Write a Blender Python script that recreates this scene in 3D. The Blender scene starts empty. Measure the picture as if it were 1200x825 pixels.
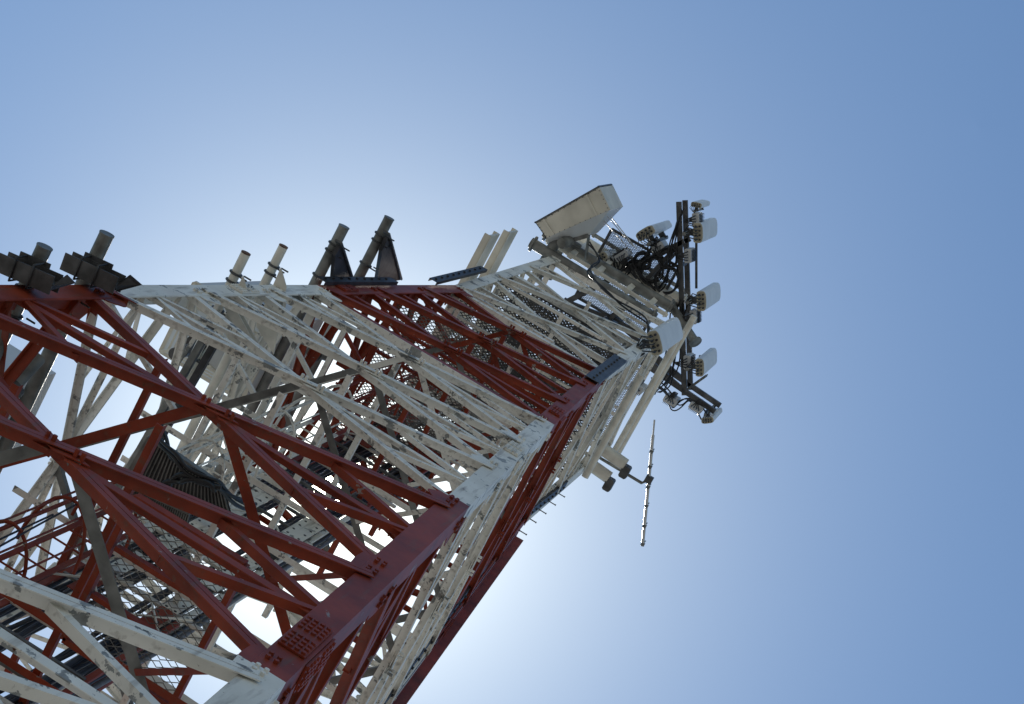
import bpy, math, random
from mathutils import Vector as V, Matrix, Euler
random.seed(7)
C = bpy.context.scene.collection
R = math.radians
# ---------------------------------------------------------------- survey of the place
K = .65
CAM = V((-7.8669*K, 13.19704*K, 1.6)); F0 = 2232.85
YAW, PIT, ROL = 5.320070, 1.3051337, 1.1198537
FW = V((math.cos(PIT)*math.cos(YAW), math.cos(PIT)*math.sin(YAW), math.sin(PIT)))
_r = V((math.sin(YAW), -math.cos(YAW), 0)); _u = _r.cross(FW)
RT = _r*math.cos(ROL)+_u*math.sin(ROL); UP = -_r*math.sin(ROL)+_u*math.cos(ROL)
def ray(x, y): return (FW+RT*((x-600)/F0)-UP*((y-412.5)/F0)).normalized()
def on(x, y, ax, v):
    d = ray(x, y); return CAM+d*((v-CAM[ax])/d[ax])
W0 = 2.5*K; TP = .0593098; ZW = 51.613*K+1.6; ZT = 64.3*K+1.6
def Z(u): return u*K+1.6
def hw(z): return W0+max(0, ZW-z)*TP
SG = {'A': (1, 1), 'B': (-1, 1), 'C': (-1, -1), 'D': (1, -1)}
def corner(l, z): w = hw(z); return V((SG[l][0]*w, SG[l][1]*w, z))
# ---------------------------------------------------------------- materials
def mat(name, col, rough=.6, metal=0., var=.12, scale=3., bump=.15, bscale=40.):
    m = bpy.data.materials.new(name); m.use_nodes = True; nt = m.node_tree; N = nt.nodes; L = nt.links
    b = N['Principled BSDF']; b.inputs['Roughness'].default_value = rough; b.inputs['Metallic'].default_value = metal
    g = N.new('ShaderNodeNewGeometry'); n = N.new('ShaderNodeTexNoise'); n.inputs['Scale'].default_value = scale; n.inputs['Detail'].default_value = 8
    L.new(g.outputs['Position'], n.inputs['Vector'])
    r = N.new('ShaderNodeValToRGB'); r.color_ramp.elements[0].position = .3; r.color_ramp.elements[1].position = .72
    c = V(col); r.color_ramp.elements[0].color = (*(c*(1-var*2)), 1); r.color_ramp.elements[1].color = (*[min(1, v*(1+var)) for v in c], 1)
    L.new(n.outputs['Fac'], r.inputs['Fac']); L.new(r.outputs['Color'], b.inputs['Base Color'])
    n2 = N.new('ShaderNodeTexNoise'); n2.inputs['Scale'].default_value = bscale; L.new(g.outputs['Position'], n2.inputs['Vector'])
    bp = N.new('ShaderNodeBump'); bp.inputs['Strength'].default_value = bump; bp.inputs['Distance'].default_value = .01
    L.new(n2.outputs['Fac'], bp.inputs['Height']); L.new(bp.outputs['Normal'], b.inputs['Normal'])
    return m
def paint():
    """tower paint: aviation red and white bands by height, flaked to grey zinc, with rust spots"""
    m = bpy.data.materials.new('banded_tower_paint'); m.use_nodes = True; nt = m.node_tree; N = nt.nodes; L = nt.links
    b = N['Principled BSDF']; b.inputs['Roughness'].default_value = .5; b.inputs['Specular IOR Level'].default_value = .25
    g = N.new('ShaderNodeNewGeometry'); sp = N.new('ShaderNodeSeparateXYZ'); L.new(g.outputs['Position'], sp.inputs[0])
    def noise(s, det=6, rough=.55):
        n = N.new('ShaderNodeTexNoise'); n.inputs['Scale'].default_value = s; n.inputs['Detail'].default_value = det; n.inputs['Roughness'].default_value = rough
        L.new(g.outputs['Position'], n.inputs['Vector']); return n.outputs['Fac']
    def ramp(src, stops, const=False):
        r = N.new('ShaderNodeValToRGB'); cr = r.color_ramp
        if const: cr.interpolation = 'CONSTANT'
        cr.elements[0].position = stops[0][0]; cr.elements[0].color = (*stops[0][1], 1)
        cr.elements[1].position = stops[1][0]; cr.elements[1].color = (*stops[1][1], 1)
        for p, c in stops[2:]:
            e = cr.elements.new(p); e.color = (*c, 1)
        L.new(src, r.inputs['Fac']); return r.outputs['Color']
    def mix(f, a, c):
        x = N.new('ShaderNodeMix'); x.data_type = 'RGBA'; L.new(f, x.inputs[0]); L.new(a, x.inputs[6]); L.new(c, x.inputs[7]); return x.outputs[2]
    mr = N.new('ShaderNodeMath'); mr.operation = 'DIVIDE'; L.new(sp.outputs[2], mr.inputs[0]); mr.inputs[1].default_value = 60.
    k, w = (0, 0, 0), (1, 1, 1); e = [0, Z(8.5)/60, Z(19.05)/60, Z(30.)/60, Z(40.7)/60, Z(51.6)/60]
    band = ramp(mr.outputs[0], [(0, k), (e[1], w), (e[2], k), (e[3], w), (e[4], k), (e[5], w)], True)
    red = ramp(noise(2.2), [(.3, (.15, .023, .010)), (.7, (.29, .048, .020))])
    wht = ramp(noise(1.6), [(.3, (.62, .60, .54)), (.7, (.80, .785, .73))])
    base = mix(band, red, wht)
    zinc = ramp(noise(9.), [(.3, (.16, .165, .16)), (.7, (.33, .34, .33))])
    # flakes: more of them on white
    fl = N.new('ShaderNodeTexNoise'); fl.inputs['Scale'].default_value = 4.; fl.inputs['Detail'].default_value = 12; fl.inputs['Roughness'].default_value = .62
    L.new(g.outputs['Position'], fl.inputs['Vector'])
    fw = ramp(fl.outputs['Fac'], [(.59, k), (.602, w)]); fr = ramp(fl.outputs['Fac'], [(.66, k), (.68, (.8, .8, .8))])
    f = mix(band, fr, fw); o1 = mix(f, base, zinc)
    mp = N.new('ShaderNodeMapping'); mp.inputs['Scale'].default_value = (9, 9, .8); L.new(g.outputs['Position'], mp.inputs['Vector'])
    st = N.new('ShaderNodeTexNoise'); st.inputs['Scale'].default_value = 1.5; st.inputs['Detail'].default_value = 8; L.new(mp.outputs[0], st.inputs['Vector'])
    sf = ramp(st.outputs['Fac'], [(.55, k), (.80, (.7, .7, .7))]); dc = N.new('ShaderNodeRGB'); dc.outputs[0].default_value = (.11, .075, .05, 1)
    o1 = mix(sf, o1, dc.outputs[0])
    ch_ = ramp(noise(.9, 10, .65), [(.56, k), (.75, (.22, .22, .22))]); cc_ = N.new('ShaderNodeRGB'); cc_.outputs[0].default_value = (.40, .24, .17, 1); o1 = mix(ch_, o1, cc_.outputs[0])
    rs = ramp(noise(14., 10, .7), [(.63, k), (.69, w)]); rc = N.new('ShaderNodeRGB'); rc.outputs[0].default_value = (.09, .035, .015, 1)
    o2 = mix(rs, o1, rc.outputs[0]); L.new(o2, b.inputs['Base Color'])
    bp = N.new('ShaderNodeBump'); bp.inputs['Strength'].default_value = .35; bp.inputs['Distance'].default_value = .006
    L.new(fl.outputs['Fac'], bp.inputs['Height']); L.new(bp.outputs['Normal'], b.inputs['Normal'])
    return m
PAINT = paint()
ZINC = mat('weathered_galvanised_steel', (.20, .205, .195), .55, .35, .25, 5.)
DARK = mat('dark_galvanised_steel', (.09, .092, .095), .5, .4, .25, 6.)
BLACKST = mat('blackened_steel', (.045, .045, .05), .5, .3, .3, 6.)
RUBBER = mat('black_cable_jacket', (.014, .015, .018), .38, 0, .3, 8., .05)
GREYCAB = mat('grey_cable_jacket', (.16, .165, .18), .4, 0, .2, 8., .05)
RADOME = mat('white_radome', (.68, .70, .70), .42, 0, .05, 2.5, .04)
BEIGE = mat('beige_end_cap', (.46, .43, .33), .6, 0, .12, 8.)
HORNW = mat('aged_cream_sheet_metal', (.62, .60, .52), .5, 0, .10, 2.)
HORNG = mat('pale_grey_sheet_metal', (.55, .57, .58), .45, 0, .06, 2.)
WPIPE = mat('chalky_white_painted_steel', (.66, .64, .57), .55, 0, .12, 4.)
RUSTY = mat('rusty_steel', (.17, .08, .035), .8, 0, .4, 12.)
BRIGHT = mat('bare_aluminium', (.55, .56, .57), .35, .6, .1, 6.)
CONC = mat('concrete', (.38, .36, .32), .85, 0, .15, 2.)
# ---------------------------------------------------------------- mesh builder
class MB:
    def __init__(s): s.v = []; s.f = []; s.sm = []; s.mi = []; s.cur = 0
    def add(s, vs, fs, smooth=False):
        o = len(s.v); s.v += [V(p) for p in vs]; s.f += [tuple(i+o for i in f) for f in fs]; s.sm += [smooth]*len(fs); s.mi += [s.cur]*len(fs)
    def box(s, c, x, y, z, X=V((1, 0, 0)), Y=V((0, 1, 0)), Zv=V((0, 0, 1)), ch=0.):
        """full sizes x,y,z; ch = small chamfer on the edges along Zv"""
        c = V(c); hx, hy, hz = x/2, y/2, z/2
        if ch > 0:
            pr = [(hx-ch, -hy), (hx, -hy+ch), (hx, hy-ch), (hx-ch, hy), (-hx+ch, hy), (-hx, hy-ch), (-hx, -hy+ch), (-hx+ch, -hy)]
        else: pr = [(-hx, -hy), (hx, -hy), (hx, hy), (-hx, hy)]
        s.prism(pr, c-Zv*hz, c+Zv*hz, X, Y)
    def prism(s, pr, a, b, X, Y, pr2=None, smooth=False):
        n = len(pr); pr2 = pr2 or pr
        vs = [V(a)+X*p[0]+Y*p[1] for p in pr]+[V(b)+X*p[0]+Y*p[1] for p in pr2]
        s.add(vs, [(i, (i+1) % n, n+(i+1) % n, n+i) for i in range(n)], smooth)
        s.add(vs[:n], [tuple(range(n-1, -1, -1))]); s.add(vs[n:], [tuple(range(n))])
    def plate(s, pts, th, n):
        k = len(pts); n = n.normalized()*th; vs = [V(p) for p in pts]+[V(p)+n for p in pts]
        s.add(vs, [tuple(range(k-1, -1, -1)), tuple(range(k, 2*k))]+[(i, (i+1) % k, k+(i+1) % k, k+i) for i in range(k)])
    def bar(s, a, b, w, h, up=V((0, 0, 1)), ch=0.):
        a, b = V(a), V(b); d = (b-a).normalized(); X = d.cross(up)
        if X.length < 1e-4: X = d.cross(V((1, 0, 0)))
        X.normalize(); Y = X.cross(d); s.box((a+b)/2, w, h, (b-a).length, X, Y, d, ch)
    def ell(s, a, b, e1, e2, w1, w2, t):
        """steel angle: corner line a-b, legs along e1 and e2"""
        a, b = V(a), V(b); d = (b-a).normalized(); e1 = (e1-d*e1.dot(d)).normalized(); e2 = e2-d*e2.dot(d)-e1*e2.dot(e1); e2.normalize()
        pr = [(0, 0), (w1-t*.4, 0), (w1, t*.4), (w1, t), (t, t), (t, w2), (t*.4, w2), (0, w2-t*.4)]
        s.prism(pr, a, b, e1, e2)
    def tee(s, a, b, n, w, h, t):
        """double angle: flange in the face plane, web along -n"""
        a, b = V(a), V(b); d = (b-a).normalized(); n = (n-d*n.dot(d)).normalized(); X = d.cross(n)
        g = t*.45
        s.prism([(g, 0), (w/2, 0), (w/2, -t), (g+t, -t), (g+t, -h), (g, -h)], a, b, X, n)
        s.prism([(-g, 0), (-g, -h), (-g-t, -h), (-g-t, -t), (-w/2, -t), (-w/2, 0)], a, b, X, n)
    def tube(s, pts, r, seg=10, cap=True, closed=False):
        pts = [V(p) for p in pts]; n = len(pts); rings = []
        pu = None
        for i, p in enumerate(pts):
            if closed: d = (pts[(i+1) % n]-pts[i-1])
            else: d = pts[min(i+1, n-1)]-pts[max(i-1, 0)]
            d.normalize()
            if pu is None:
                pu = d.cross(V((0, 0, 1)));
                if pu.length < .05: pu = d.cross(V((1, 0, 0)))
            pu = (pu-d*pu.dot(d)).normalized(); w = d.cross(pu)
            rr = r[i] if isinstance(r, (list, tuple)) else r
            rings.append([p+(pu*math.cos(6.28318*k/seg)+w*math.sin(6.28318*k/seg))*rr for k in range(seg)])
        vs = [q for g in rings for q in g]; fs = []
        for i in range(n if closed else n-1):
            j = (i+1) % n
            for k in range(seg): fs.append((i*seg+k, i*seg+(k+1) % seg, j*seg+(k+1) % seg, j*seg+k))
        s.add(vs, fs, True)
        if cap and not closed: s.add(rings[0], [tuple(range(seg-1, -1, -1))]); s.add(rings[-1], [tuple(range(seg))])
    def bolt(s, p, n, r=.02, h=.018):
        n = n.normalized(); r *= 1.15; X = n.cross(V((.3, .5, .8))).normalized(); Y = n.cross(X)
        s.prism([(r*math.cos(k*1.0472), r*math.sin(k*1.0472)) for k in range(6)], p, V(p)+n*h, X, Y)
    def build(s, name, m, parent=None, m2=None):
        o0 = ORG.get(parent.name, V((0, 0, 0))) if parent else V((0, 0, 0))
        me = bpy.data.meshes.new(name); me.from_pydata([tuple(p-o0) for p in s.v], [], s.f)
        for p, k in zip(me.polygons, s.sm): p.use_smooth = k
        me.materials.append(m)
        if m2:
            me.materials.append(m2)
            for p, k in zip(me.polygons, s.mi): p.material_index = k
        me.update(); o = bpy.data.objects.new(name, me); C.objects.link(o)
        if parent: o.parent = parent; ORG[o.name] = o0
        return o
ORG = {}
def thing(name, label, cat, loc=(0, 0, 0), group=None, rot=None):
    o = bpy.data.objects.new(name, None); C.objects.link(o); o.location = loc; o.empty_display_size = .2
    o['label'] = label; o['category'] = cat
    if group: o['group'] = group
    ORG[o.name] = V(loc) if rot is None else V((0, 0, 0))
    if rot is not None: o.rotation_euler = rot; ORG[o.name] = V((0, 0, 0))
    return o
def tag(o, label, cat, group=None):
    o['label'] = label; o['category'] = cat
    if group: o['group'] = group
    return o
def dup(root, loc, rot, label, group=None, scale=None):
    r = root.copy(); C.objects.link(r); r.location = loc; r.rotation_euler = rot; r['label'] = label
    if group: r['group'] = group
    if scale: r.scale = scale
    def rec(a, b):
        for ch in list(a.children):
            if ch.name in skip: continue
            c = ch.copy(); C.objects.link(c); c.parent = b; made.add(c.name); rec(ch, c)
    skip = set(); made = set(); rec(root, r); return r
# ---------------------------------------------------------------- the lattice tower
tower = thing('lattice_tower', 'tall tapering four-legged steel lattice tower painted in red and white bands', 'tower', (0, 0, 0))
FACES = {'AB': ('A', 'B', V((0, 1, 0))), 'BC': ('B', 'C', V((-1, 0, 0))), 'CD': ('C', 'D', V((0, -1, 0))), 'DA': ('D', 'A', V((1, 0, 0)))}
LEV = [13.9, 19.3, 24.6, 30, 34, 37.4, 40.7, 44.3, 48, 51.6, 55.8, 60, 64.3]
def legw(z): return .29 if z < Z(30) else (.26 if z < Z(41) else .23)
legs = {}
for l in 'ABCD':
    b = MB(); sx, sy = SG[l]
    cuts = [0., Z(13.9), Z(30), Z(40.7), ZW, ZT+.15]
    for i in range(5):
        a, c = corner(l, cuts[i]), corner(l, cuts[i+1]); w = legw(cuts[i]+.1)
        b.ell(a, c, V((-sx, 0, 0)), V((0, -sy, 0)), w, w, .024)
        # outer reinforcing angle, slightly proud, in the lower bands
    legs[l] = b.build('leg', PAINT, tower)
    # base plate and anchor bolts
    p = MB(); q = corner(l, 0.)+V((-sx*.1, -sy*.1, 0)); p.box(q+V((0, 0, .02)), .6, .6, .04)
    for i in (-.22, .22):
        for j in (-.22, .22): p.tube([q+V((i, j, .04)), q+V((i, j, .14))], .02, 8)
    p.build('base_plate', ZINC, legs[l])
# splice plates with bolt clusters on the legs
def splice(l, u, fn, dirv, hl=.42):
    z = Z(u); n = FACES[fn][2]; w = legw(z)*.82; a = corner(l, z-hl); c = corner(l, z+hl)
    off = n*.004; d = dirv
    b = MB(); b.plate([a+off+d*.03, a+off+d*(.03+w), c+off+d*(.03+w), c+off+d*.03], .018, n)
    for i in range(9):
        for j in range(4):
            t = (i+.5)/9; p = a.lerp(c, t)+off+n*.018+d*(.03+w*(j+.5)/4)
            if i != 4: b.bolt(p, n, .019, .02)
    b.build('splice_plate', PAINT, legs[l])
for l, fn, d in (('B', 'AB', V((1, 0, 0))), ('B', 'BC', V((0, -1, 0))), ('A', 'AB', V((-1, 0, 0))), ('C', 'BC', V((0, 1, 0)))):
    for u in (20.7, 36.2, 42.3): splice(l, u, fn, d, .42 if u < 30 else .3)
    
# gusset plates, diagonals, redundants
ndiag = 0
centres = {}
for fi, (fn, (p, q, n)) in enumerate(FACES.items()):
    sl = V((0, 0, 1)); nn = (n+V((0, 0, TP))).normalized()
    for i in range(len(LEV)-1):
        z0, z1 = Z(LEV[i]), Z(LEV[i+1]); dz = z1-z0
        N_ = nn if z0 < ZW-.1 else n
        w = .155 if LEV[i] < 29 else (.125 if LEV[i] < 50 else .115)
        g = .17*dz*.55
        gp, gq = (q, p)
        def pt(l, z, o):
            z += random.uniform(-.03, .03); c = corner(l, z); m = corner(q if l == p else p, z); d = (m-c).normalized(); return c+d*(legw(z)*.55)+N_*o
        P0, P1, Q0, Q1 = (pt(p, z0+g*.6, .03), pt(p, z1-g*.9, .012), pt(q, z0+g*.6, .012), pt(q, z1-g*.9, .03))
        t = .011
        a = MB(); a.tee(P0, Q1, N_, w, w*.8, t); a.build('diagonal_brace', PAINT, tower)
        a = MB(); a.tee(Q0, P1, N_, w*.95, w*.75, t)
        # sits inward of the other one
        for k in range(len(a.v)): a.v[k] = a.v[k]-N_*.03
        a.build('diagonal_brace', PAINT, tower)
        ctr = (P0+Q1+Q0+P1)/4; centres[(fn, i)] = ctr
        sw = .11 if LEV[i] < 29 else .08
        for l in (p, q):
            s0 = pt(l, ctr.z, -.035); d = (ctr-s0).normalized()
            a = MB(); a.ell(s0-d*.1, ctr-d*.08-N_*.035, V((0, 0, -1)), -N_, sw, sw*.9, .01); a.build('horizontal_strut', PAINT, tower)
        # centre gusset
        if i < 9:
            e = (corner(q, ctr.z)-corner(p, ctr.z)).normalized(); upv = N_.cross(e).normalized()
            b = MB(); c2 = ctr-N_*.016; s_ = w*1.05
            b.plate([c2-e*s_*1.7, c2-upv*s_*.7-e*s_*.2, c2+e*s_*1.7, c2+upv*s_*.7+e*s_*.2], .012, -N_)
            for k in (-1.1, -.7, .7, 1.1): b.bolt(c2+e*s_*k+N_*0.0, N_, .018, .075)
            b.build('centre_plate', PAINT, tower)
        # redundant members from the leg at mid height to the quarter points of the diagonals
        if LEV[i] < 40:
            rw = .085 if LEV[i] < 29 else .06
            for l, lo, hi in ((p, P0, P1), (q, Q0, Q1)):
                s0 = pt(l, (z0+z1)/2, -.02)
                for far in (lo, hi):
                    m = far.lerp(ctr, .5)-N_*.05
                    a = MB(); d = (m-s0).normalized(); x = d.cross(N_).normalized()
                    a.ell(s0, m, x, -N_, rw, rw, .009); a.build('redundant_brace', PAINT, tower)
    # gusset plates at the nodes
    for i, u in enumerate(LEV[:10]):
        z = Z(u)
        for l, o in ((p, q), (q, p)):
            c = corner(l, z); d = (corner(o, z)-c).normalized(); wv = legw(z)
            ax = (corner(l, z+.5)-c).normalized(); sz = .36 if u < 29 else .25
            base = c+N_*.0+d*(wv*.35)
            b = MB(); off = -N_*.012; pk = 1.45 if u > 29 else 1.05
            b.plate([base-ax*sz+off+d*.0, base-ax*sz*.75+d*wv*1.0+off, base-ax*sz*.1+d*wv*pk+off, base+ax*sz*.1+d*wv*pk+off, base+ax*sz*.75+d*wv*1.0+off, base+ax*sz+off], .012, -N_)
            for k in (-.6, -.35, .35, .6):
                b.bolt(base+ax*sz*k+d*wv*.45, N_, .018, .03); b.bolt(base+ax*sz*k+d*wv*.2, N_, .018, .03)
            b.build('gusset_plate', PAINT, tower)
    # horizontals
    for u in (40.7, 51.6, 58., 64.3):
        z = Z(u)+.05; a, c = corner(p, z), corner(q, z); d = (c-a).normalized()
        b = MB(); b.ell(a+d*.05-n*.06, c-d*.05-n*.06, V((0, 0, 1)), -n, .15, .13, .012); b.build('horizontal_beam', PAINT, tower)
    # base bay under the survey: big lower braces down to the footings
    for z0, z1 in ((.5, Z(8.)), (Z(8.), Z(13.7))):
        for l, o in ((p, q), (q, p)):
            a, c = corner(l, z0), corner(o, z1); b = MB(); off = nn*(.02 if l == p else -.03)
            d = (c-a).normalized(); b.tee(a+off+d*.1, c+off-d*.1, nn, .17, .14, .012); b.build('lower_brace', PAINT, tower)
# plan bracing (galvanised) joining the X centres of neighbouring faces
order = ['AB', 'BC', 'CD', 'DA']
for i in range(0, 9):
    for k in range(4):
        a, c = centres[(order[k], i)], centres[(order[(k+1) % 4], i)]
        b = MB(); d = (c-a).normalized(); w = .115 if i < 3 else .085
        b.ell(a+d*.12-V((0, 0, .03)), c-d*.12-V((0, 0, .03)), V((0, 0, 1)), d.cross(V((0, 0, 1))), w, w, .009)
        b.build('plan_brace', ZINC if i in (0, 1, 3, 4, 6) and i != 1 or (i == 1 and k in (0, 3)) else PAINT, tower)
# interior inclined struts (hip bracing) from the plan bracing corners to the legs
for i in range(1, 9):
    for k, l in enumerate('ABCD'):
        fa = order[k]; fb = order[k-1]
        m = (centres[(fa, i)]+centres[(fb, i)])/2; z = Z(LEV[i])+.3; c = corner(l, z)*1
        c.x -= SG[l][0]*.12; c.y -= SG[l][1]*.12
        b = MB(); b.ell(m, c, V((0, 0, 1)), (c-m).cross(V((0, 0, 1))).normalized(), .06, .06, .007); b.build('hip_brace', PAINT, tower)
# inner beams that carry the cable riser and the ladder
for i, u in enumerate(LEV[1:12]):
    z = Z(u)+.35; w = hw(z)-.06
    for (a_, c_) in (((-w, -.30, z), (w, -.30, z)), ((.02, -w, z+.1), (.02, w, z+.1)), ((-w*.96, .55, z-.5), (w*.96, .55, z-.5)), ((1.32, -w*.9, z-.3), (1.32, w*.9, z-.3))):
        if abs(a_[0]) > w: continue
        b = MB(); b.ell(a_, c_, V((0, 0, 1)), V((1, .2, 0)) if a_[0] == c_[0] else V((0, 1, 0)), .09, .08, .009); b.build('inner_beam', PAINT, tower)
# step bolts on leg C and A
for l, u0, u1 in (('C', 50, 57), ):
    z = Z(u0); k = 0
    while z < Z(u1):
        c = corner(l, z); b = MB(); s = SG[l]
        side = V((s[0], 0, 0)) if (k % 2 or u0 < 40) else V((0, s[1], 0)); inn = V((0, -s[1]*(.1 if u0 > 40 else .5), 0)) if (k % 2 or u0 < 40) else V((-s[0]*.1, 0, 0))
        b.tube([c+inn-side*.03, c+inn+side*.15], .011, 6); b.tube([c+inn+side*.15, c+inn+side*.165], .018, 6); b.tube([c+inn+side*.002, c+inn+side*.02], .02, 6)
        b.build('step_bolt', ZINC, legs[l]); z += .42; k += 1
# dark stiffener channels bolted along the legs
def channel(a, b, w, d, nrm, m, nm, par, t=.01):
    a, b = V(a), V(b); ax = (b-a).normalized(); x = ax.cross(nrm).normalized(); k = MB()
    pr = [(-w/2, 0), (w/2, 0), (w/2, -d), (w/2-t, -d), (w/2-t, -t), (-w/2+t, -t), (-w/2+t, -d), (-w/2, -d)]
    k.prism(pr, a, b, x, nrm); 
    for i in range(int((b-a).length/.35)): k.bolt(a+ax*(.15+i*.35), nrm, .02, .03)
    return k.build(nm, m, par)
def cl(l, u, ox, oy): c = corner(l, Z(u)); return c+V((ox, oy, 0))
channel(cl('A', 41, .02, .09), cl('A', 46.2, .02, .09), .16, .06, V((0, 1, 0)), BLACKST, 'stiffener_channel', tower)
channel(cl('A', 49.5, .02, .09), cl('A', 54.5, .02, .2), .16, .06, V((0, 1, 0)), BLACKST, 'stiffener_channel', tower)
channel(cl('B', 48.8, .1, .06), cl('B', 54.2, .1, .06), .27, .05, V((0, 1, 0)), DARK, 'stiffener_channel', tower)
channel(cl('C', 51, .02, .3), cl('C', 56.5, -.03, .2), .2, .06, V((-1, 0, 0)), BLACKST, 'stiffener_channel', tower)
channel(cl('C', 36, .02, .5), cl('C', 45.5, .02, .5), .14, .05, V((-1, 0, 0)), BLACKST, 'stiffener_channel', tower)
REDP = mat('oxide_red_paint', (.24, .038, .022), .5, 0, .25, 3.)
b = MB(); b.ell(cl('C', 31, -.02, .12), cl('C', 50., -.02, .12), V((-1, 0, 0)), V((0, 1, 0)), .16, .1, .012); b.build('edge_angle', REDP, tower)
# ---------------------------------------------------------------- concrete footings and the ground
for l, lab in (('A', 'concrete footing under the flat looking top edge leg'), ('B', 'concrete footing under the broad front leg'),
               ('C', 'concrete footing under the leg with step bolts'), ('D', 'concrete footing under the leg hidden behind the cables')):
    b = MB(); q = corner(l, 0.)+V((-SG[l][0]*.1, -SG[l][1]*.1, 0)); b.box(q+V((0, 0, -.3)), 1.2, 1.2, .599, ch=.04); tag(b.build('concrete_footing', CONC), lab, 'footing')
g = bpy.data.materials.new('dry_gravel_ground'); g.use_nodes = True; N = g.node_tree.nodes; L = g.node_tree.links
bs = N['Principled BSDF']; bs.inputs['Roughness'].default_value = .95
n = N.new('ShaderNodeTexNoise'); n.inputs['Scale'].default_value = .15; n.inputs['Detail'].default_value = 12
gg = N.new('ShaderNodeNewGeometry'); L.new(gg.outputs['Position'], n.inputs['Vector'])
r = N.new('ShaderNodeValToRGB'); r.color_ramp.elements[0].position = .35; r.color_ramp.elements[1].position = .7
r.color_ramp.elements[0].color = (.20, .185, .16, 1); r.color_ramp.elements[1].color = (.30, .285, .25, 1)
L.new(n.outputs['Fac'], r.inputs['Fac']); L.new(r.outputs['Color'], bs.inputs['Base Color'])
b = MB(); b.add([(-3000, -3000, -.05), (3000, -3000, -.05), (3000, 3000, -.05), (-3000, 3000, -.05)], [(0, 1, 2, 3)]); o = b.build('ground', g); o['kind'] = 'structure'
# ---------------------------------------------------------------- gratings
def grating(x0, x1, y0, y1, z, parent, cw=.066, chh=.042, bw=.013, m=None):
    """expanded metal: zigzag strands forming diamonds"""
    b = MB(); ny = int((y1-y0)/chh); nx = int((x1-x0)/(cw/2))
    for j in range(ny):
        up = []; dn = []
        for i in range(nx+1):
            x = x0+i*cw/2; y = y0+j*chh+(chh*.42 if (i+0) % 2 else 0)
            up.append((x, y-bw/2, z+(.004 if i % 2 else 0))); dn.append((x, y+bw/2, z+(.004 if i % 2 else 0)))
        k = len(up); b.add(up+dn, [(i, i+1, k+i+1, k+i) for i in range(k-1)])
        up = []; dn = []
        for i in range(nx+1):
            x = x0+i*cw/2; y = y0+(j+1)*chh-(chh*.42 if (i+0) % 2 else 0)
            up.append((x, y-bw/2, z+.006)); dn.append((x, y+bw/2, z+.006))
        b.add(up+dn, [(i, i+1, k+i+1, k+i) for i in range(k-1)])
    return b.build('grating', m or ZINC, parent)
def platform(label, x0, x1, y0, y1, z, nb=4, m=None, bm=None, **kw):
    t = thing('work_platform', label, 'platform', ((x0+x1)/2, (y0+y1)/2, z))
    grating(x0, x1, y0, y1, z, t, m=m, **kw)
    for (a, c) in (((x0, y0), (x1, y0)), ((x0, y1), (x1, y1)), ((x0, y0), (x0, y1)), ((x1, y0), (x1, y1))):
        b = MB(); b.bar((*a, z-.065), (*c, z-.065), .06, .11); b.build('edge_beam', bm or PAINT, t)
    for i in range(nb):
        y = y0+(y1-y0)*(i+1)/(nb+1); b = MB(); b.bar((x0+.05, y, z-.06), (x1-.05, y, z-.06), .05, .09); b.build('joist', bm or PAINT, t)
    return t
platform('expanded metal work platform inside the upper red band near the flat top edge leg', -.2, 1.72, -1.4, 1.66, Z(46.8), 5, cw=.1, chh=.064, bw=.019)
platform('dense expanded metal platform below the white tower head', -1.5, 1.5, -1.3, 1.5, Z(56.8), 6, m=DARK, cw=.1, chh=.064, bw=.026)
platform('expanded metal deck at the waist where the tower stops tapering', -.4, 1.55, -1.4, 1.5, Z(52.6), 5, m=DARK, cw=.1, chh=.064, bw=.02)
platform('dark expanded metal deck between the head platform and the top deck', -.9, 1.5, -1.4, 1.2, Z(60.2), 4, m=DARK, bm=DARK, cw=.1, chh=.064, bw=.026)
platform('small expanded metal landing among the black cables at the lower left', -1.35, -.12, .35, 1.95, Z(25.), 2, bm=PAINT, cw=.13, chh=.085, bw=.011)
platform('expanded metal deck at the very top of the tower', -1.45, 1.45, -1.45, 1.0, Z(63.2), 4, m=DARK)
# ---------------------------------------------------------------- cables
cx0, cy0 = .52, -.62
def px_(p):
    d = V(p)-CAM; w_ = d.dot(FW); return V((600+F0*d.dot(RT)/w_, 412.5-F0*d.dot(UP)/w_))
def sunny(x, y):
    a_, c_ = px_((x, y, 24)), px_((x, y, 34)); d = (c_-a_).normalized(); e = V((388, 570))-a_; return abs(e.x*d.y-e.y*d.x)
def cable(x, y, z0, z1, r, m, wob=.022):
    b = MB(); pts = []; z = z0; ph = random.random()*6
    while z < z1:
        pts.append((x+math.sin(z*1.3+ph)*wob, y+math.cos(z*.9+ph)*wob, z)); z += .8
    pts.append((x, y, z1)); b.tube(pts, r, 8, cap=False); return b.build('coaxial_cable', m)
nc = 0
for row in range(3):
    for i in range(0, 12):
        if row == 2 and i % 3 == 1: continue
        x = cx0-.62+i*.125+random.uniform(-.02, .02); y = cy0-row*.13
        if sunny(x, y) < 11: continue
        m = GREYCAB if (i*7+row*3) % 6 == 0 else RUBBER
        o = cable(x, y, 0.3, Z(random.choice((47, 56, 58, 60, 62.5))), random.choice((.022, .028, .034)), m)
        if m is RUBBER: tag(o, 'long black coaxial cable running up inside the tower in the cable bundle', 'cable', 'black cables in the riser bundle')
        else: tag(o, 'long light grey coaxial cable among the black ones in the riser bundle', 'cable', 'grey cables in the riser bundle')
tr = thing('cable_ladder', 'white and grey ladder rack with clamped crossbars holding the cable bundle', 'cable ladder', (cx0, cy0+.07, 0))
for s in (-.66, .66):
    b = MB(); b.bar((cx0+s, cy0+.07, .3), (cx0+s, cy0+.07, Z(62)), .04, .07); b.build('rail', PAINT, tr)
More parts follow.
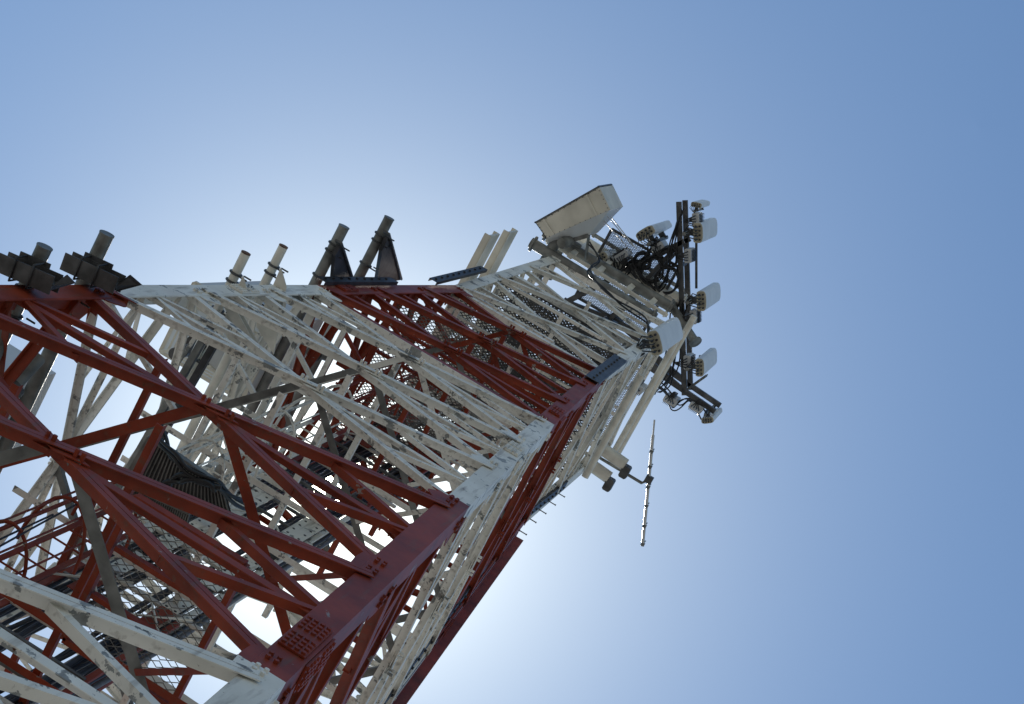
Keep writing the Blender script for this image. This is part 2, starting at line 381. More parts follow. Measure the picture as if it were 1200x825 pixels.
z = 1.; k = 0
while z < Z(61):
    b = MB(); ext = .95 if k % 3 == 0 else .66
    b.bar((cx0-ext, cy0+.09, z), (cx0+ext, cy0+.09, z), .035, .085 if k % 3 == 0 else .05); b.build('crossbar', WPIPE if k % 3 == 0 else ZINC, tr); z += .62; k += 1
    if k > 95: break
for i, dx in enumerate((-.5, .33)):
    t = thing('perforated_riser', ('white and grey perforated riser plate on the near side of the cables', 'white and grey perforated riser plate on the far side of the cables')[i], 'riser plate', (cx0+dx, cy0+.13, Z(28)))
    for k in range(8):
        z0_ = Z(29+k*3.1)
        if (px_((cx0+dx, cy0+.16, z0_+.9))-V((388, 570))).length < 70: continue
        b = MB(); wv = .2+.05*(k % 3)
        b.box((cx0+dx, cy0+.16, z0_+.9), wv, .012, 1.8); b.cur = 1
        for j in range(7): b.tube([(cx0+dx-wv*.3, cy0+.166, z0_+.2+j*.24), (cx0+dx-wv*.3, cy0+.172, z0_+.2+j*.24)], .02, 8); b.tube([(cx0+dx+wv*.3, cy0+.166, z0_+.2+j*.24), (cx0+dx+wv*.3, cy0+.172, z0_+.2+j*.24)], .02, 8)
        b.build('plate', PAINT, t, BLACKST)
        b = MB(); b.bar((cx0+dx-.3, cy0+.2, z0_), (cx0+dx+.3, cy0+.2, z0_+.9), .02, .02); b.bar((cx0+dx+.3, cy0+.2, z0_), (cx0+dx-.3, cy0+.2, z0_+.9), .02, .02); b.build('lacing', WPIPE, t)
# flat waveguide sheet behind the cables
b = MB(); b.box((cx0-.18, cy0-.45, Z(41)), .24, .05, Z(60)-Z(22)); tag(b.build('waveguide_cover', HORNG), 'pale grey flat waveguide cover behind the black cable bundle', 'cover')
b = MB(); b.box((cx0-.46, cy0-.46, Z(39)), .2, .06, Z(58)-Z(22)); tag(b.build('waveguide_cover', PAINT), 'narrow banded waveguide cover on the near side of the cable bundle', 'cover')
# ---------------------------------------------------------------- caged ladder
lx, ly = .95, .22
lad = thing('caged_ladder', 'red and white steel climbing ladder with hoop safety cage inside the tower', 'ladder', (lx, ly, 0))
for s in (-.21, .21):
    b = MB(); b.bar((lx+s, ly, .3), (lx+s, ly, Z(56.5)), .02, .065); b.build('rail', PAINT, lad)
z = .6; k = 0
while k < 98: 
    b = MB(); b.tube([(lx-.2, ly, z), (lx+.2, ly, z)], .013, 6); b.build('rung', PAINT, lad); z += .385; k += 1
z = Z(10)
while z < Z(56):
    b = MB(); pts = [(lx-.21+(-.14)*math.sin(0)+(.21-.36*math.cos(a_)), ly+.72*math.sin(a_)*.95, z) for a_ in [i*math.pi/12 for i in range(13)]]
    pts = [(lx-.36*math.cos(i*math.pi/12), ly+.70*math.sin(i*math.pi/12), z) for i in range(13)]
    b.tube(pts, .022, 6); b.build('cage_hoop', PAINT, lad); z += 1.25
for i in (2, 4, 6, 8, 10):
    a_ = i*math.pi/12; b = MB(); x, y = lx-.345*math.cos(a_), ly+.685*math.sin(a_); b.bar((x, y, Z(10)), (x, y, Z(56)), .03, .008); b.build('cage_strip', PAINT, lad)
# ---------------------------------------------------------------- pipe mounts beside the flat edge leg
def pipe_mount(label, x, y0, y1, z, r, m, kind, group=None, rust=False):
    t = thing('pipe_mount', label, 'pipe mount', (x, y0, z))
    b = MB(); b.tube([(x, y0, z), (x, y1, z)], r, 18); b.build('pipe', m, t)
    if rust: b = MB(); b.tube([(x, y1, z), (x, y1+.015, z)], r*1.03, 18); b.build('pipe_end', RUSTY, t)
    else: b = MB(); b.tube([(x, y1, z), (x, y1+.015, z)], r*1.06, 18); b.build('pipe_end', m, t)
    for yy in ([y1-.3, y1-.42, y1-.85, y1-1.6] if kind != 'beam' else [y1-.5, y1-.8]):
        b = MB(); b.tube([(x+(r+.012)*math.cos(a_), yy, z+(r+.012)*math.sin(a_)) for a_ in [i*math.pi/8 for i in range(16)]], .018, 6, closed=True)
        for s in (-1, 1): b.tube([(x-r-.03, yy, z+s*(r+.012)), (x-r-.14, yy, z+s*(r+.012))], .012, 6); b.tube([(x+.0, yy, z-r), (x-r*1.8, yy, z-r*1.1)], .012, 6)
        b.build('u_bolt', DARK, t)
    return t
def beam(t, a, b_, w, h, m, nm='support_beam'):
    """I-beam"""
    a, b_ = V(a), V(b_); d = (b_-a).normalized(); X = d.cross(V((0, 0, 1))).normalized(); Y = X.cross(d); tt = .014; k = MB()
    for s in (-1, 1): k.box((a+b_)/2+Y*s*(h-tt)/2, w, tt, (b_-a).length, X, Y, d)
    k.box((a+b_)/2, tt, h-2*tt, (b_-a).length, X, Y, d); return k.build(nm, m, t)
PX = 2.55
P0_ = on(52, 290, 0, PX); P1_ = on(125, 275, 0, PX)
for p, y1, lab in ((P0_, None, 'thick grey pipe on a clamped I-beam stub, first from the left edge'), (P1_, None, 'thick grey pipe on a clamped I-beam stub, second from the left edge')):
    t = pipe_mount(lab, PX, -1.9, p.y, p.z, .085, ZINC, 'beam')
    k_ = 0 if p is P0_ else 1; zz = p.z-.2
    aa, bb = ((2, 306), (66, 334)) if k_ == 0 else ((78, 305), (140, 334))
    aa, bb = on(*aa, 2, zz), on(*bb, 2, zz); beam(t, aa, bb, .2, .2, DARK)
    c_ = aa.lerp(bb, .45); dd = (bb-aa).normalized(); b = MB(); b.box(c_+V((0, 0, .115)), .36, .3, .02, dd, dd.cross(V((0, 0, 1))), V((0, 0, 1))); b.build('saddle_plate', DARK, t)
    b = MB(); n2 = V((0, 0, 1)).cross(dd)
    for f in (.3, .62): c_ = aa.lerp(bb, f); b.tube([c_+n2*.13+V((0, 0, .1)), c_+n2*.13-V((0, 0, .115)), c_-n2*.13-V((0, 0, .115)), c_-n2*.13+V((0, 0, .1))], .013, 6); b.build('u_bolt', BLACKST, t); b = MB()
    b = MB(); b.plate([bb+V((0, 0, -.1)), on(*((78, 322), (152, 322))[k_], 2, zz), on(*((88, 332), (166, 334))[k_], 2, zz), on(*((60, 340), (136, 342))[k_], 2, zz)], .02, V((0, 0, 1))); b.build('clip_plate', BLACKST, t)
q0 = on(0, 468, 0, PX-.2)
WX = 2.3
W0_ = on(288, 297, 0, WX); W1_ = on(332, 289, 0, WX)
for p, lab in ((W0_, 'short chalky white pipe stub with hose clamps above the left horn'), (W1_, 'chalky white pipe stub with a rusty open end above the left horn')):
    t = pipe_mount(lab, WX, -1.6, p.y, p.z, .066, WPIPE, 'stub', rust=True)
    b = MB(); d0 = V((WX-.13, p.y-.25, p.z-.1)); b.plate([d0, d0+V((-.05, -.9, 0)), d0+V((-.5, -1.1, -.1)), d0+V((-.2, -.2, 0))], .02, V((0, 0, 1))); b.build('bracket_plate', WPIPE, t)
    beam(t, (WX-.1, p.y-.6, p.z-.2), (WX-.7, p.y-.95, p.z-.25), .13, .14, WPIPE)
GX = 2.3
for (a, lab) in (((403, 266), 'long grey galvanised pipe with a triangular bracket, left of the pair at the middle'), ((456, 256), 'long grey galvanised pipe with a triangular bracket, right of the pair at the middle')):
    p = on(a[0], a[1], 0, GX)
    t = pipe_mount(lab, GX, -1.9, p.y, p.z, .085, ZINC, 'gusset')
    xx = GX-.12; b = MB(); Q = ((389, 297), (397, 283), (411, 326), (386, 332)) if a[0] < 430 else ((444, 292), (453, 272), (468, 326), (438, 330))
    b.plate([on(*c_, 0, xx) for c_ in Q], .06, V((-1, 0, 0))); b.build('bracket_plate', BLACKST, t)
    b = MB(); b.bar(on(*Q[1], 0, xx-.04), on(*Q[2], 0, xx-.04), .03, .12, V((1, 0, 0))); b.build('bracket_flange', DARK, t)
# horizontal white channel stubs near the top
for a, b2, lab in (((583, 276), (548, 345), 'cream white flat channel stub rising beside the tower head, lower one'), ((605, 272), (575, 330), 'cream white flat channel stub rising beside the tower head, upper one')):
    p = on(a[0]-8, a[1], 0, 2.); t = thing('channel_stub', lab, 'channel', (2., p.y, p.z))
    b = MB(); b.box((2., p.y-1.2, p.z+.33), .05, 2.4, .70); b.build('web', HORNW, t)
    for s in (0, 1): b = MB(); b.box((2.06, p.y-1.2, p.z-.03+s*.72), .12, 2.4, .014); b.build('flange', HORNW, t)
# ---------------------------------------------------------------- crown frame pipes
def simple_pipe(label, a, b_, r, m, flange=True, cat='pipe'):
    a, b_ = V(a), V(b_); t = thing('crown_pipe', label, cat, tuple(a)); k = MB(); k.tube([a, b_], r, 14); k.build('pipe', m, t)
    d = (b_-a).normalized()
    if flange:
        for f in (.02, .98): k = MB(); c = a.lerp(b_, f); k.tube([c-d*.02, c+d*.02], r*1.55, 14); k.build('collar', m, t)
    return t
zc = ZT+.1
def cp(lab, a_, c_, z, r, m): simple_pipe(lab, on(*a_, 2, z), on(*c_, 2, z), r, m)
cp('lower grey crown pipe across the front of the tower head', (622, 284), (768, 373), zc+.1, .125, ZINC)
cp('upper grey crown pipe across the tower head under the white box antenna', (638, 272), (788, 361), zc+1.0, .125, ZINC)
cp('thin white crown pipe squeezed between the two grey ones', (640, 281), (782, 370), zc+.6, .05, WPIPE)
cp('white crown pipe above the two grey ones, below the dark cables', (676, 277), (803, 354), zc+2., .12, WPIPE)
cp('slender white crown rail between the upper grey pipe and the white pipe', (660, 275), (795, 357), zc+1.5, .06, WPIPE)
cp('topmost thin grey crown rail running under the coiled cables', (694, 274), (806, 343), zc+2.6, .05, ZINC)
for k, (a_, c_, z_) in enumerate((((668, 300), (690, 286), zc+.5), ((700, 320), (722, 302), zc+.5), ((734, 341), (757, 323), zc+.5), ((760, 358), (784, 338), zc+.5))):
    b = MB(); b.bar(on(*a_, 2, z_), on(*c_, 2, z_+1.4), .12, .12); tag(b.build('crown_spacer', WPIPE), ('first white spacer bar across the crown pipes from the box antenna', 'second white spacer bar across the crown pipes from the box antenna', 'third white spacer bar across the crown pipes from the box antenna', 'white spacer bar across the crown pipes nearest the large sector panel')[k], 'bar')
simple_pipe('stubby grey flanged pipe at the top edge leg, upper end left', (1.75, .9, zc+.2), (1.75, 2.75, zc+.2), .13, ZINC)
simple_pipe('stubby grey flanged pipe just above the first flanged one', (1.75, .9, zc+1.1), (1.75, 2.6, zc+1.1), .13, ZINC)
simple_pipe('long cream pipe forming the outer right edge of the tower head', (-1.82, -1.75, zc+.15), (-1.82, 2.0, zc+.15), .075, WPIPE, flange=False)
simple_pipe('second cream pipe inside the outer right edge of the tower head', (-1.80, -1.6, zc-.62), (-1.80, 1.7, zc-.62), .07, WPIPE, flange=False)
simple_pipe('short grey crosspiece pipe where the crown pipes meet', (-2.1, 1.4, zc+.7), (-1.15, 1.75, zc+1.35), .10, ZINC)
simple_pipe('rust stained cream pipe along the stepped leg of the tower head', (-1.86, -1.2, Z(57.2)), (-1.86, 1.2, Z(57.2)), .075, WPIPE, flange=False)
# ---------------------------------------------------------------- horn antennas
def horn(label, c, sx, sy, h, dirx, z0, fr_=.62):
    """horn reflector antenna: narrow throat at the bottom flaring to a tall box with a curved back"""
    t = thing('horn_antenna', label, 'antenna', (c[0], c[1], z0))
    cx, cy = c; b = MB()
    bot = [(cx-.12, cy-.12, z0), (cx+.12, cy-.12, z0), (cx+.12, cy+.12, z0), (cx-.12, cy+.12, z0)]
    mid = [(cx-sx, cy-sy, z0+h*fr_), (cx+sx, cy-sy, z0+h*fr_), (cx+sx, cy+sy, z0+h*fr_), (cx-sx, cy+sy, z0+h*fr_)]
    top = [(cx-sx, cy-sy, z0+h), (cx+sx*.6, cy-sy, z0+h*1.02), (cx+sx*.6, cy+sy, z0+h*1.02), (cx-sx, cy+sy, z0+h)]
    vs = bot+mid+top; fs = [(3, 2, 1, 0), (8, 9, 10, 11)]
    for o in (0, 4):
        for i in range(4): fs.append((o+i, o+(i+1) % 4, o+4+(i+1) % 4, o+4+i))
    b.add(vs, fs); b.build('horn_body', HORNG, t)
    k = MB()
    for i in range(4):
        k.bar(V(bot[i]), V(mid[i]), .05, .05); k.bar(V(mid[i]), V(mid[(i+1) % 4]), .07, .06)
        for j in range(1, 4):
            f = j/4; k.bar(V(bot[i]).lerp(V(mid[i]), f*.8+.15), V(bot[(i+1) % 4]).lerp(V(mid[(i+1) % 4]), f*.8+.15), .03, .04)
        for j in range(14):
            q = V(bot[i]).lerp(V(mid[i]), (j+.5)/14); k.bolt(q+(q-V((cx, cy, q.z))).normalized()*.02, (q-V((cx, cy, q.z))), .014, .03)
    k.build('stiffener_frame', HORNW, t)
    k = MB(); k.tube([(cx, cy, z0-.9), (cx, cy, z0-.05)], .09, 14); k.tube([(cx, cy, z0-.1), (cx, cy, z0+.02)], .2, 14); k.build('throat_pipe', DARK, t)
    return t
h1 = on(268, 428, 0, 3.3)
horn('large pale grey horn antenna hanging behind the white band of the tower', (3.1, .42), .74, .6, 3.0, 1, 27.7, .25)
h0 = on(-95, 478, 0, 3.3)
horn('pale horn antenna at the far left edge of the view behind the red pipes', (3.3, h0.y), .6, .55, 1.7, 1, h0.z, .3)
# support struts of the middle horn
for i, (a, c_) in enumerate((((270, 425), (318, 470)), ((330, 420), (345, 470)))):
    pa = on(*a, 0, 3.0); pb = on(*c_, 0, 2.4); b = MB(); b.tube([pa, pb], .03, 8)
    tag(b.build('support_strut', ZINC), ('thin grey strut below the pale horn, left of two', 'thin grey strut below the pale horn, right of two')[i], 'strut')
# flanged elbow between horn and pipe
p = on(350, 405, 0, 2.5); t = thing('pipe_coupling', 'grey flanged pipe coupling between the pale horn and the galvanised pipe', 'coupling', tuple(p))
b = MB(); b.tube([p+V((.5, .1, -.5)), p+V((.0, 0, 0)), p+V((-.35, -.05, .55))], .1, 12); b.build('elbow', ZINC, t)
for f in (-.22, .22): b = MB(); b.tube([p+V((-f*1.0, 0, f)), p+V((-f*1.2, 0, f*1.2))], .17, 12); b.build('flange', DARK, t)
p = on(12, 455, 0, 2.5); t = thing('pipe_coupling', 'dark grey flanged pipe coupling clamped to the pipe at the left edge', 'coupling', tuple(p))
b = MB(); b.tube([p+V((.0, .35, .35)), p, p+V((.2, -.35, -.4))], .09, 12); b.build('elbow', ZINC, t)
for f in (-.2, .0): b = MB(); b.tube([p+V((0, f, f)), p+V((0, f+.04, f+.04))], .15, 12); b.build('flange', DARK, t)
# box antenna on the crown (bottom panel, sloped back, rim)
zb = 43.4
def oz(x, y, z=zb): return on(x, y, 2, z)
A1, A2, A3, A4 = oz(628, 262), oz(702, 220), oz(714.5, 246), oz(640, 279)
bx = thing('box_antenna', 'big cream and pale grey riveted box antenna on top of the tower', 'antenna', tuple((A1+A2+A3+A4)/4))
H_ = V((0, 0, 1.6)); bk1, bk2 = oz(692, 273, zb), oz(646, 286.5, zb)
bk1 = bk1+V((0, 0, .5)); bk2 = bk2+V((0, 0, .5)); s1 = oz(690, 276, zb+.35); s2 = oz(647, 288, zb+.35)
b = MB(); b.plate([A1, A2, A3, A4], .02, V((0, 0, 1))); b.build('bottom_panel', HORNW, bx)
b = MB(); vs = [A4, A3, s1, s2, A4+H_, A3+H_, s1+V((0, 0, 1.0)), s2+V((0, 0, 1.0))]
b.add(vs, [(0, 3, 2, 1), (4, 5, 6, 7), (0, 1, 5, 4), (1, 2, 6, 5), (2, 3, 7, 6), (3, 0, 4, 7)]); b.build('sloped_back', HORNG, bx)
b = MB()
for p_, q_ in ((A1, A4), (A2, A3)): b.plate([p_, q_, q_+H_, p_+H_], .015, (A2-A1).normalized())
b.plate([A1+H_, A2+H_, A3+H_, A4+H_], .02, V((0, 0, 1))); b.build('side_panels', HORNW, bx)
fr = (A1-A4).normalized()
b = MB(); b.plate([A1+fr*.01, A2+fr*.01, A2+H_+fr*.01, A1+H_+fr*.01], .03, fr); b.build('front_radome', HORNG, bx)
b = MB(); r_ = .03
for p_, q_ in ((A1, A2), (A2, A2+H_), (A1, A1+H_), (A1+H_, A2+H_)): b.bar(p_+fr*.03, q_+fr*.03, .03, .04)
b.build('front_rim', DARK, bx)
b = MB()
for p_, q_, n_ in ((A1, A2, 10), (A4, A3, 12), (A1, A4, 5), (A2, A3, 5)):
    for i in range(n_): b.bolt(p_.lerp(q_, (i+.5)/n_)*.97+((A1+A2+A3+A4)/4)*.03-V((0, 0, .0)), V((0, 0, -1)), .009, .012)
b.build('rivets', DARK, bx)
b = MB(); b.bar(A4.lerp(A3, .12)-V((0, 0, .02)), A1.lerp(A2, .12)-V((0, 0, .02)), .05, .03); b.bar(A4.lerp(A3, .8)-V((0, 0, .02)), A1.lerp(A2, .8)-V((0, 0, .02)), .05, .03); b.build('seam_strips', HORNW, bx)
b = MB(); m_ = (s1+s2)/2; pe = V((m_.x-.15, m_.y-.1, zc+.9)); b.bar(s2+V((0, 0, -.04)), s1+V((0, 0, -.04)), .09, .08); b.tube([m_, pe], .05, 8); b.tube([s1, V((s1.x-.1, s1.y-.6, zc+.9))], .035, 8)
b.tube([m_+V((0, 0, -.1)), m_+V((.1, -.1, -.35))], .13, 10); b.build('mounting_yoke', ZINC, bx)
# ---------------------------------------------------------------- sector mount on top
ZS = 45.
V1, V2, V3 = oz(797, 285, ZS), oz(802, 458, ZS), oz(655, 358, ZS)
sm_ = thing('sector_mount', 'dark triangular antenna platform frame standing out above the tower top', 'antenna mount', tuple((V1+V2+V3)/3))
for p_, q_ in ((V1, V2), (V2, V3), (V3, V1)):
    d = (q_-p_).normalized(); n_ = d.cross(V((0, 0, 1)))
    cen = (V1+V2+V3)/3
    if n_.dot((p_+q_)/2-cen) < 0: n_ = -n_
    e0_, e1_ = (.95, .1) if p_ is V1 else ((.85, .1) if p_ is V2 else (.1, .1))
    for dz, off in ((0, 0), (.95, .0)):
        a_, c_ = p_-d*e0_+V((0, 0, dz))+n_*off, q_+d*e1_+V((0, 0, dz))+n_*off
        b = MB(); b.bar(a_, c_, .12, .12, ch=.01); b.build('face_rail', DARK, sm_)
    for f in (.15, .5, .85): b = MB(); c_ = p_.lerp(q_, f); b.bar(c_+V((0, 0, .06)), c_+V((0, 0, .89)), .07, .07); b.build('upright', DARK, sm_)
for p_ in (V1, V2, V3):
    for dz in (0., .95):
        cc = V((0, .6, p_.z+dz)); b = MB(); b.bar(p_+V((0, 0, dz)), cc, .10, .11); b.build('standoff_arm', DARK, sm_)
b = MB(); b.tube([(0, .6, ZT-1.2), (0, .6, ZS+1.6)], .16, 16); b.build('centre_post', DARK, sm_)
ge = thing('sector_deck', 'small dark mesh deck behind the coiled cables at the top', 'platform', tuple(V1.lerp(V3, .4)))
e0 = oz(735, 330, ZS+.2)
grating(e0.x-.9, e0.x+.9, e0.y-.9, e0.y+.9, ZS+.2, ge, m=DARK)
b = MB()
for a_, c_ in (((-.9, -.9), (.9, -.9)), ((.9, -.9), (.9, .9)), ((.9, .9), (-.9, .9)), ((-.9, .9), (-.9, -.9))): b.bar(V((e0.x+a_[0], e0.y+a_[1], ZS+.15)), V((e0.x+c_[0], e0.y+c_[1], ZS+.15)), .06, .08)
b.build('edge_frame', DARK, ge)
# coils
for i, (x, y, rr) in enumerate(((783, 302, .22), (763, 316, .25), (781, 329, .25), (752, 306, .17))):
    c_ = oz(x, y, ZS-.15); b = MB()
    for k in range(5):
        ph = random.random()*6; r2 = rr+random.uniform(-.03, .04); pts = []
        for j in range(28): a_ = j*math.tau/28; pts.append(c_+V((r2*math.cos(a_)+.02*math.sin(3*a_+ph), r2*1.12*math.sin(a_), k*.035+.03*math.sin(2*a_+ph))))
        b.tube(pts, .018, 6, closed=True)
    tag(b.build('cable_coil', RUBBER), ['coil of black cable beside the dark double rail, uppermost of four', 'coil of black cable left of centre below the cream antenna', 'coil of black cable lowest of the four on the mesh deck', 'smallest coil of black cable farthest left on the mesh deck'][i], 'cable coil')
# loose jumper cables in the mount
def loose(lab, pts, r=.017, n=3, sp=.09, group='loose jumper cables'):
    b = MB()
    P = [V(p) for p in pts]
    out = []
    for i in range(len(P)-1):
        p0 = P[max(i-1, 0)]; p1 = P[i]; p2 = P[i+1]; p3 = P[min(i+2, len(P)-1)]
        for k in range(8):
            t_ = k/8; out.append(.5*((2*p1)+(p2-p0)*t_+(2*p0-5*p1+4*p2-p3)*t_*t_+(3*p1-3*p2+p3-p0)*t_**3))
    out.append(P[-1])
    for j in range(n):
        o_ = V((random.uniform(-sp, sp), random.uniform(-sp, sp), random.uniform(-sp, sp))); f = [random.uniform(-.3, .3) for _ in range(3)]
        b.tube([p+o_+V((math.sin(i*.5+f[0]*9), math.cos(i*.4+f[1]*9), math.sin(i*.3)))*.03 for i, p in enumerate(out)], r, 6)
    return tag(b.build('jumper_bundle', RUBBER), lab, 'cable bundle')
loose('bundle of black jumper cables draped along the double rail from its upper end', [oz(800, 250, ZS), oz(786, 300, ZS-.2), oz(782, 330, ZS+.1), oz(765, 345, ZS), oz(745, 340, ZS-.3)], n=5)
loose('bundle of black jumper cables sagging below the upper left sector antenna', [oz(768, 280, ZS), oz(760, 300, ZS-.2), oz(738, 312, ZS), oz(722, 330, ZS-.4)], n=6)
loose('bundle of black jumpers looping at the left end of the triangular frame', [oz(715, 300, ZS), oz(722, 320, ZS-.2), oz(735, 306, ZS), oz(750, 330, ZS-.2), oz(770, 345, ZS)], n=6)
loose('black cables looping in front of the lower right arm of the frame', [oz(765, 445, ZS), oz(782, 462, ZS-.2), oz(790, 478, ZS), oz(808, 470, ZS), oz(822, 488, ZS)], n=4)
loose('thick tangle of black cables where the frame meets the tower head', [oz(800, 350, ZS-.2), oz(790, 400, ZS), oz(785, 440, ZS-.4), oz(770, 455, ZS-.8)], n=7, sp=.16)
loose('black cables hanging beside the large near sector antenna', [oz(702, 412, 38.6), oz(712, 430, 38.8), oz(728, 414, 38.9), oz(745, 418, 39), oz(758, 408, 39.1)], n=4, r=.022)
loose('single black loop of cable hanging over the grey crown pipes', [on(690, 285, 2, 43.4), on(700, 305, 2, 43), on(690, 320, 2, 42.4), on(720, 350, 2, 42), on(755, 375, 2, 41.8), on(760, 395, 2, 41.5)], n=2, r=.02, sp=.03)
loose('black cables strung up the left side of the pale horn', [on(213, 470, 0, 2.7), on(232, 430, 0, 2.7), on(258, 400, 0, 2.7), on(285, 385, 0, 2.7)], n=2, r=.028, sp=.04)
# rod antennas
for i, (a_, c_) in enumerate((((705, 256), (734, 288)), ((709, 250), (742, 289)), ((716, 254), (746, 292)))):
    b = MB(); b.tube([oz(*a_, 44.), oz(*c_, 44.2)], .012, 6); tag(b.build('thin_wire', BRIGHT), ['thin bright wire beside the box antenna, lowest of three', 'thin bright wire beside the box antenna, middle of three', 'thin bright wire beside the box antenna, highest of three'][i], 'wire')
# ---------------------------------------------------------------- sector panel antennas
def make_panel(label, w=.46, d=.22, h=2.5):
    t = thing('panel_antenna', label, 'panel antenna', (0, 0, 0), 'sector panel antennas', rot=(0, 0, 0))
    pr = [(-w/2, -d*.3), (-w/2+.03, -d*.5), (w/2-.03, -d*.5), (w/2, -d*.3)]+[(w/2*math.cos(a_)**.6 if math.cos(a_) > 0 else -w/2*(-math.cos(a_))**.6, d*.15+d*.35*math.sin(a_)) for a_ in [math.pi*i/10 for i in range(11)]]
    b = MB(); b.prism(pr, V((0, 0, .02)), V((0, 0, h)), V((1, 0, 0)), V((0, 1, 0))); b.build('radome', RADOME, t)
    b = MB(); b.prism([(x*.97, y*.97) for x, y in pr], V((0, 0, -.01)), V((0, 0, .018)), V((1, 0, 0)), V((0, 1, 0))); cap = b.build('end_cap', BEIGE, t)
    for i in range(4):
        for j in range(2):
            b = MB(); x = -w*.33+i*w*.22; y = -d*.2+j*d*.4; b.tube([(x, y, -.012), (x, y, -.09)], .024, 8); b.build('connector', BLACKST, cap)
    b = MB(); b.tube([(0, -d*.5-.16, -.35), (0, -d*.5-.16, h*.9)], .045, 10); b.build('mast_pipe', ZINC, t)
    for z in (.3, h*.75): b = MB(); b.box((0, -d*.5-.085, z), .14, .17, .1); b.box((0, -d*.5-.15, z), .2, .04, .14); b.build('bracket', DARK, t)
    for i in range(5):
        b = MB(); x = -w*.3+i*w*.15; b.tube([(x, 0, -.07), (x, -.02, -.22), (x*.6+.03*i, -.15, -.33), (x*.3, -.3, -.25), (x*.2, -.38, .1+.1*i)], .013, 6); b.build('jumper_cable', RUBBER, t)
    return t
def make_radio(label):
    t = thing('radio_unit', label, 'radio unit', (0, 0, 0), 'remote radio units', rot=(0, 0, 0))
    b = MB(); b.box((0, 0, .3), .32, .16, .6, ch=.02); b.build('housing', HORNG, t)
    b = MB()
    for i in range(9): b.box((-.13+i*.0325, .105, .3), .008, .05, .52)
    b.build('cooling_fins', DARK, t)
    b = MB(); b.box((0, -.12, .3), .1, .08, .4); b.build('bracket', DARK, t)
    for i in range(4): b = MB(); x = -.1+i*.066; b.tube([(x, 0, 0), (x, 0, -.12), (x*.5, -.12, -.25), (x*.2, -.25, -.1)], .014, 6); b.build('jumper_cable', RUBBER, t)
    return t
def face_rot(nx, ny, tilt=0.): return (R(tilt), 0, math.atan2(ny, nx)-math.pi/2)
n12 = (-.87, .5); n13 = (.87, .5); n23 = (0, -1)
PL = [((768, 402), 39.2, (-.75, .7), 'largest white sector panel, nearest, at the front corner of the tower head', 1.1),
      ((818, 273), ZS-.4, n12, 'white sector panel with rounded end at the upper right of the dark frame', 1.),
      ((756, 273), ZS-.2, n13, 'white sector panel at the upper left of the dark frame, above the coils', 1.),
      ((822, 353), ZS-.4, n12, 'white sector panel sticking out right midway down the dark rail', 1.),
      ((820, 431), ZS-.4, n12, 'white sector panel in the lower half on the right of the dark frame', .9),
      ((816, 240), ZS-.1, (.3, .95), 'white sector panel seen from behind at the topmost tip of the frame', .55),
      ((829, 493), ZS-.4, (-.6, -.8), 'white sector panel seen edge on at the lowest tip of the frame', .62),
      ((702, 303), ZS-.2, n13, 'pale grey sector panel low on the left, half hidden behind the crown pipes', .9),
      ((672, 575), 0, None, '', 0)]
proto = None
for (px, z, nrm, lab, sc) in PL:
    if nrm is None: continue
    p_ = on(px[0], px[1], 2, z)
    if proto is None: proto = make_panel(lab); o = proto; o.location = p_; o.rotation_euler = face_rot(*nrm)
    else: o = dup(proto, p_, face_rot(*nrm), lab)
    o.scale = (sc, sc, sc)
RL = [((806, 300), ZS-.3, n12, 'slim grey radio unit on the dark rail, middle right'), ((812, 372), ZS-.3, n12, 'grey radio unit below the mid right sector panel'),
      ((805, 425), ZS-.2, n12, 'grey radio unit behind the lower right sector panel'), ((770, 290), ZS-.1, n13, 'grey radio unit under the upper left sector panel'),
      ((815, 258), ZS-.2, n12, 'grey radio unit at the upper tip of the frame'), ((815, 478), ZS-.2, n23, 'grey radio unit near the lowest tip of the frame'),
      ((728, 418), 38.9, (-.7, .7), 'grey radio unit clamped left of the largest sector panel'), ((745, 455), 42.5, n23, 'grey radio unit under the tangle at the frame foot'),
      ((785, 470), ZS-.2, n23, 'grey radio unit midway along the lower arm of the frame'), ((728, 300), ZS-.1, n13, 'grey radio unit left of the cable coils')]
pr_ = None
for px, z, nrm, lab in RL:
    p_ = on(px[0], px[1], 2, z)
    if pr_ is None: pr_ = make_radio(lab); o = pr_; o.location = p_; o.rotation_euler = face_rot(*nrm)
    else: o = dup(pr_, p_, face_rot(*nrm), lab)
# small whip mounted at right of the frame
a_, c_ = oz(816, 275, ZS+.3), oz(816, 338, ZS+.3)
b = MB(); b.tube([a_, c_], .03, 8); tag(b.build('slim_rail', DARK), 'slim dark rod linking two sector panels right of the double rail', 'rod')
a_, c_ = oz(800, 460, ZS+.2), oz(828, 440, ZS+.2)
b = MB(); b.tube([a_, c_], .03, 8); b.tube([a_.lerp(c_, .75)+V((0, 0, -.2)), a_.lerp(c_, .75)+V((0, 0, .2))], .02, 6); b.tube([a_.lerp(c_, .98)+V((0, 0, -.2)), a_.lerp(c_, .98)+V((0, 0, .2))], .02, 6)
tag(b.build('outrigger_boom', ZINC), 'slim grey boom with two cross pins below the lower right panel', 'boom')
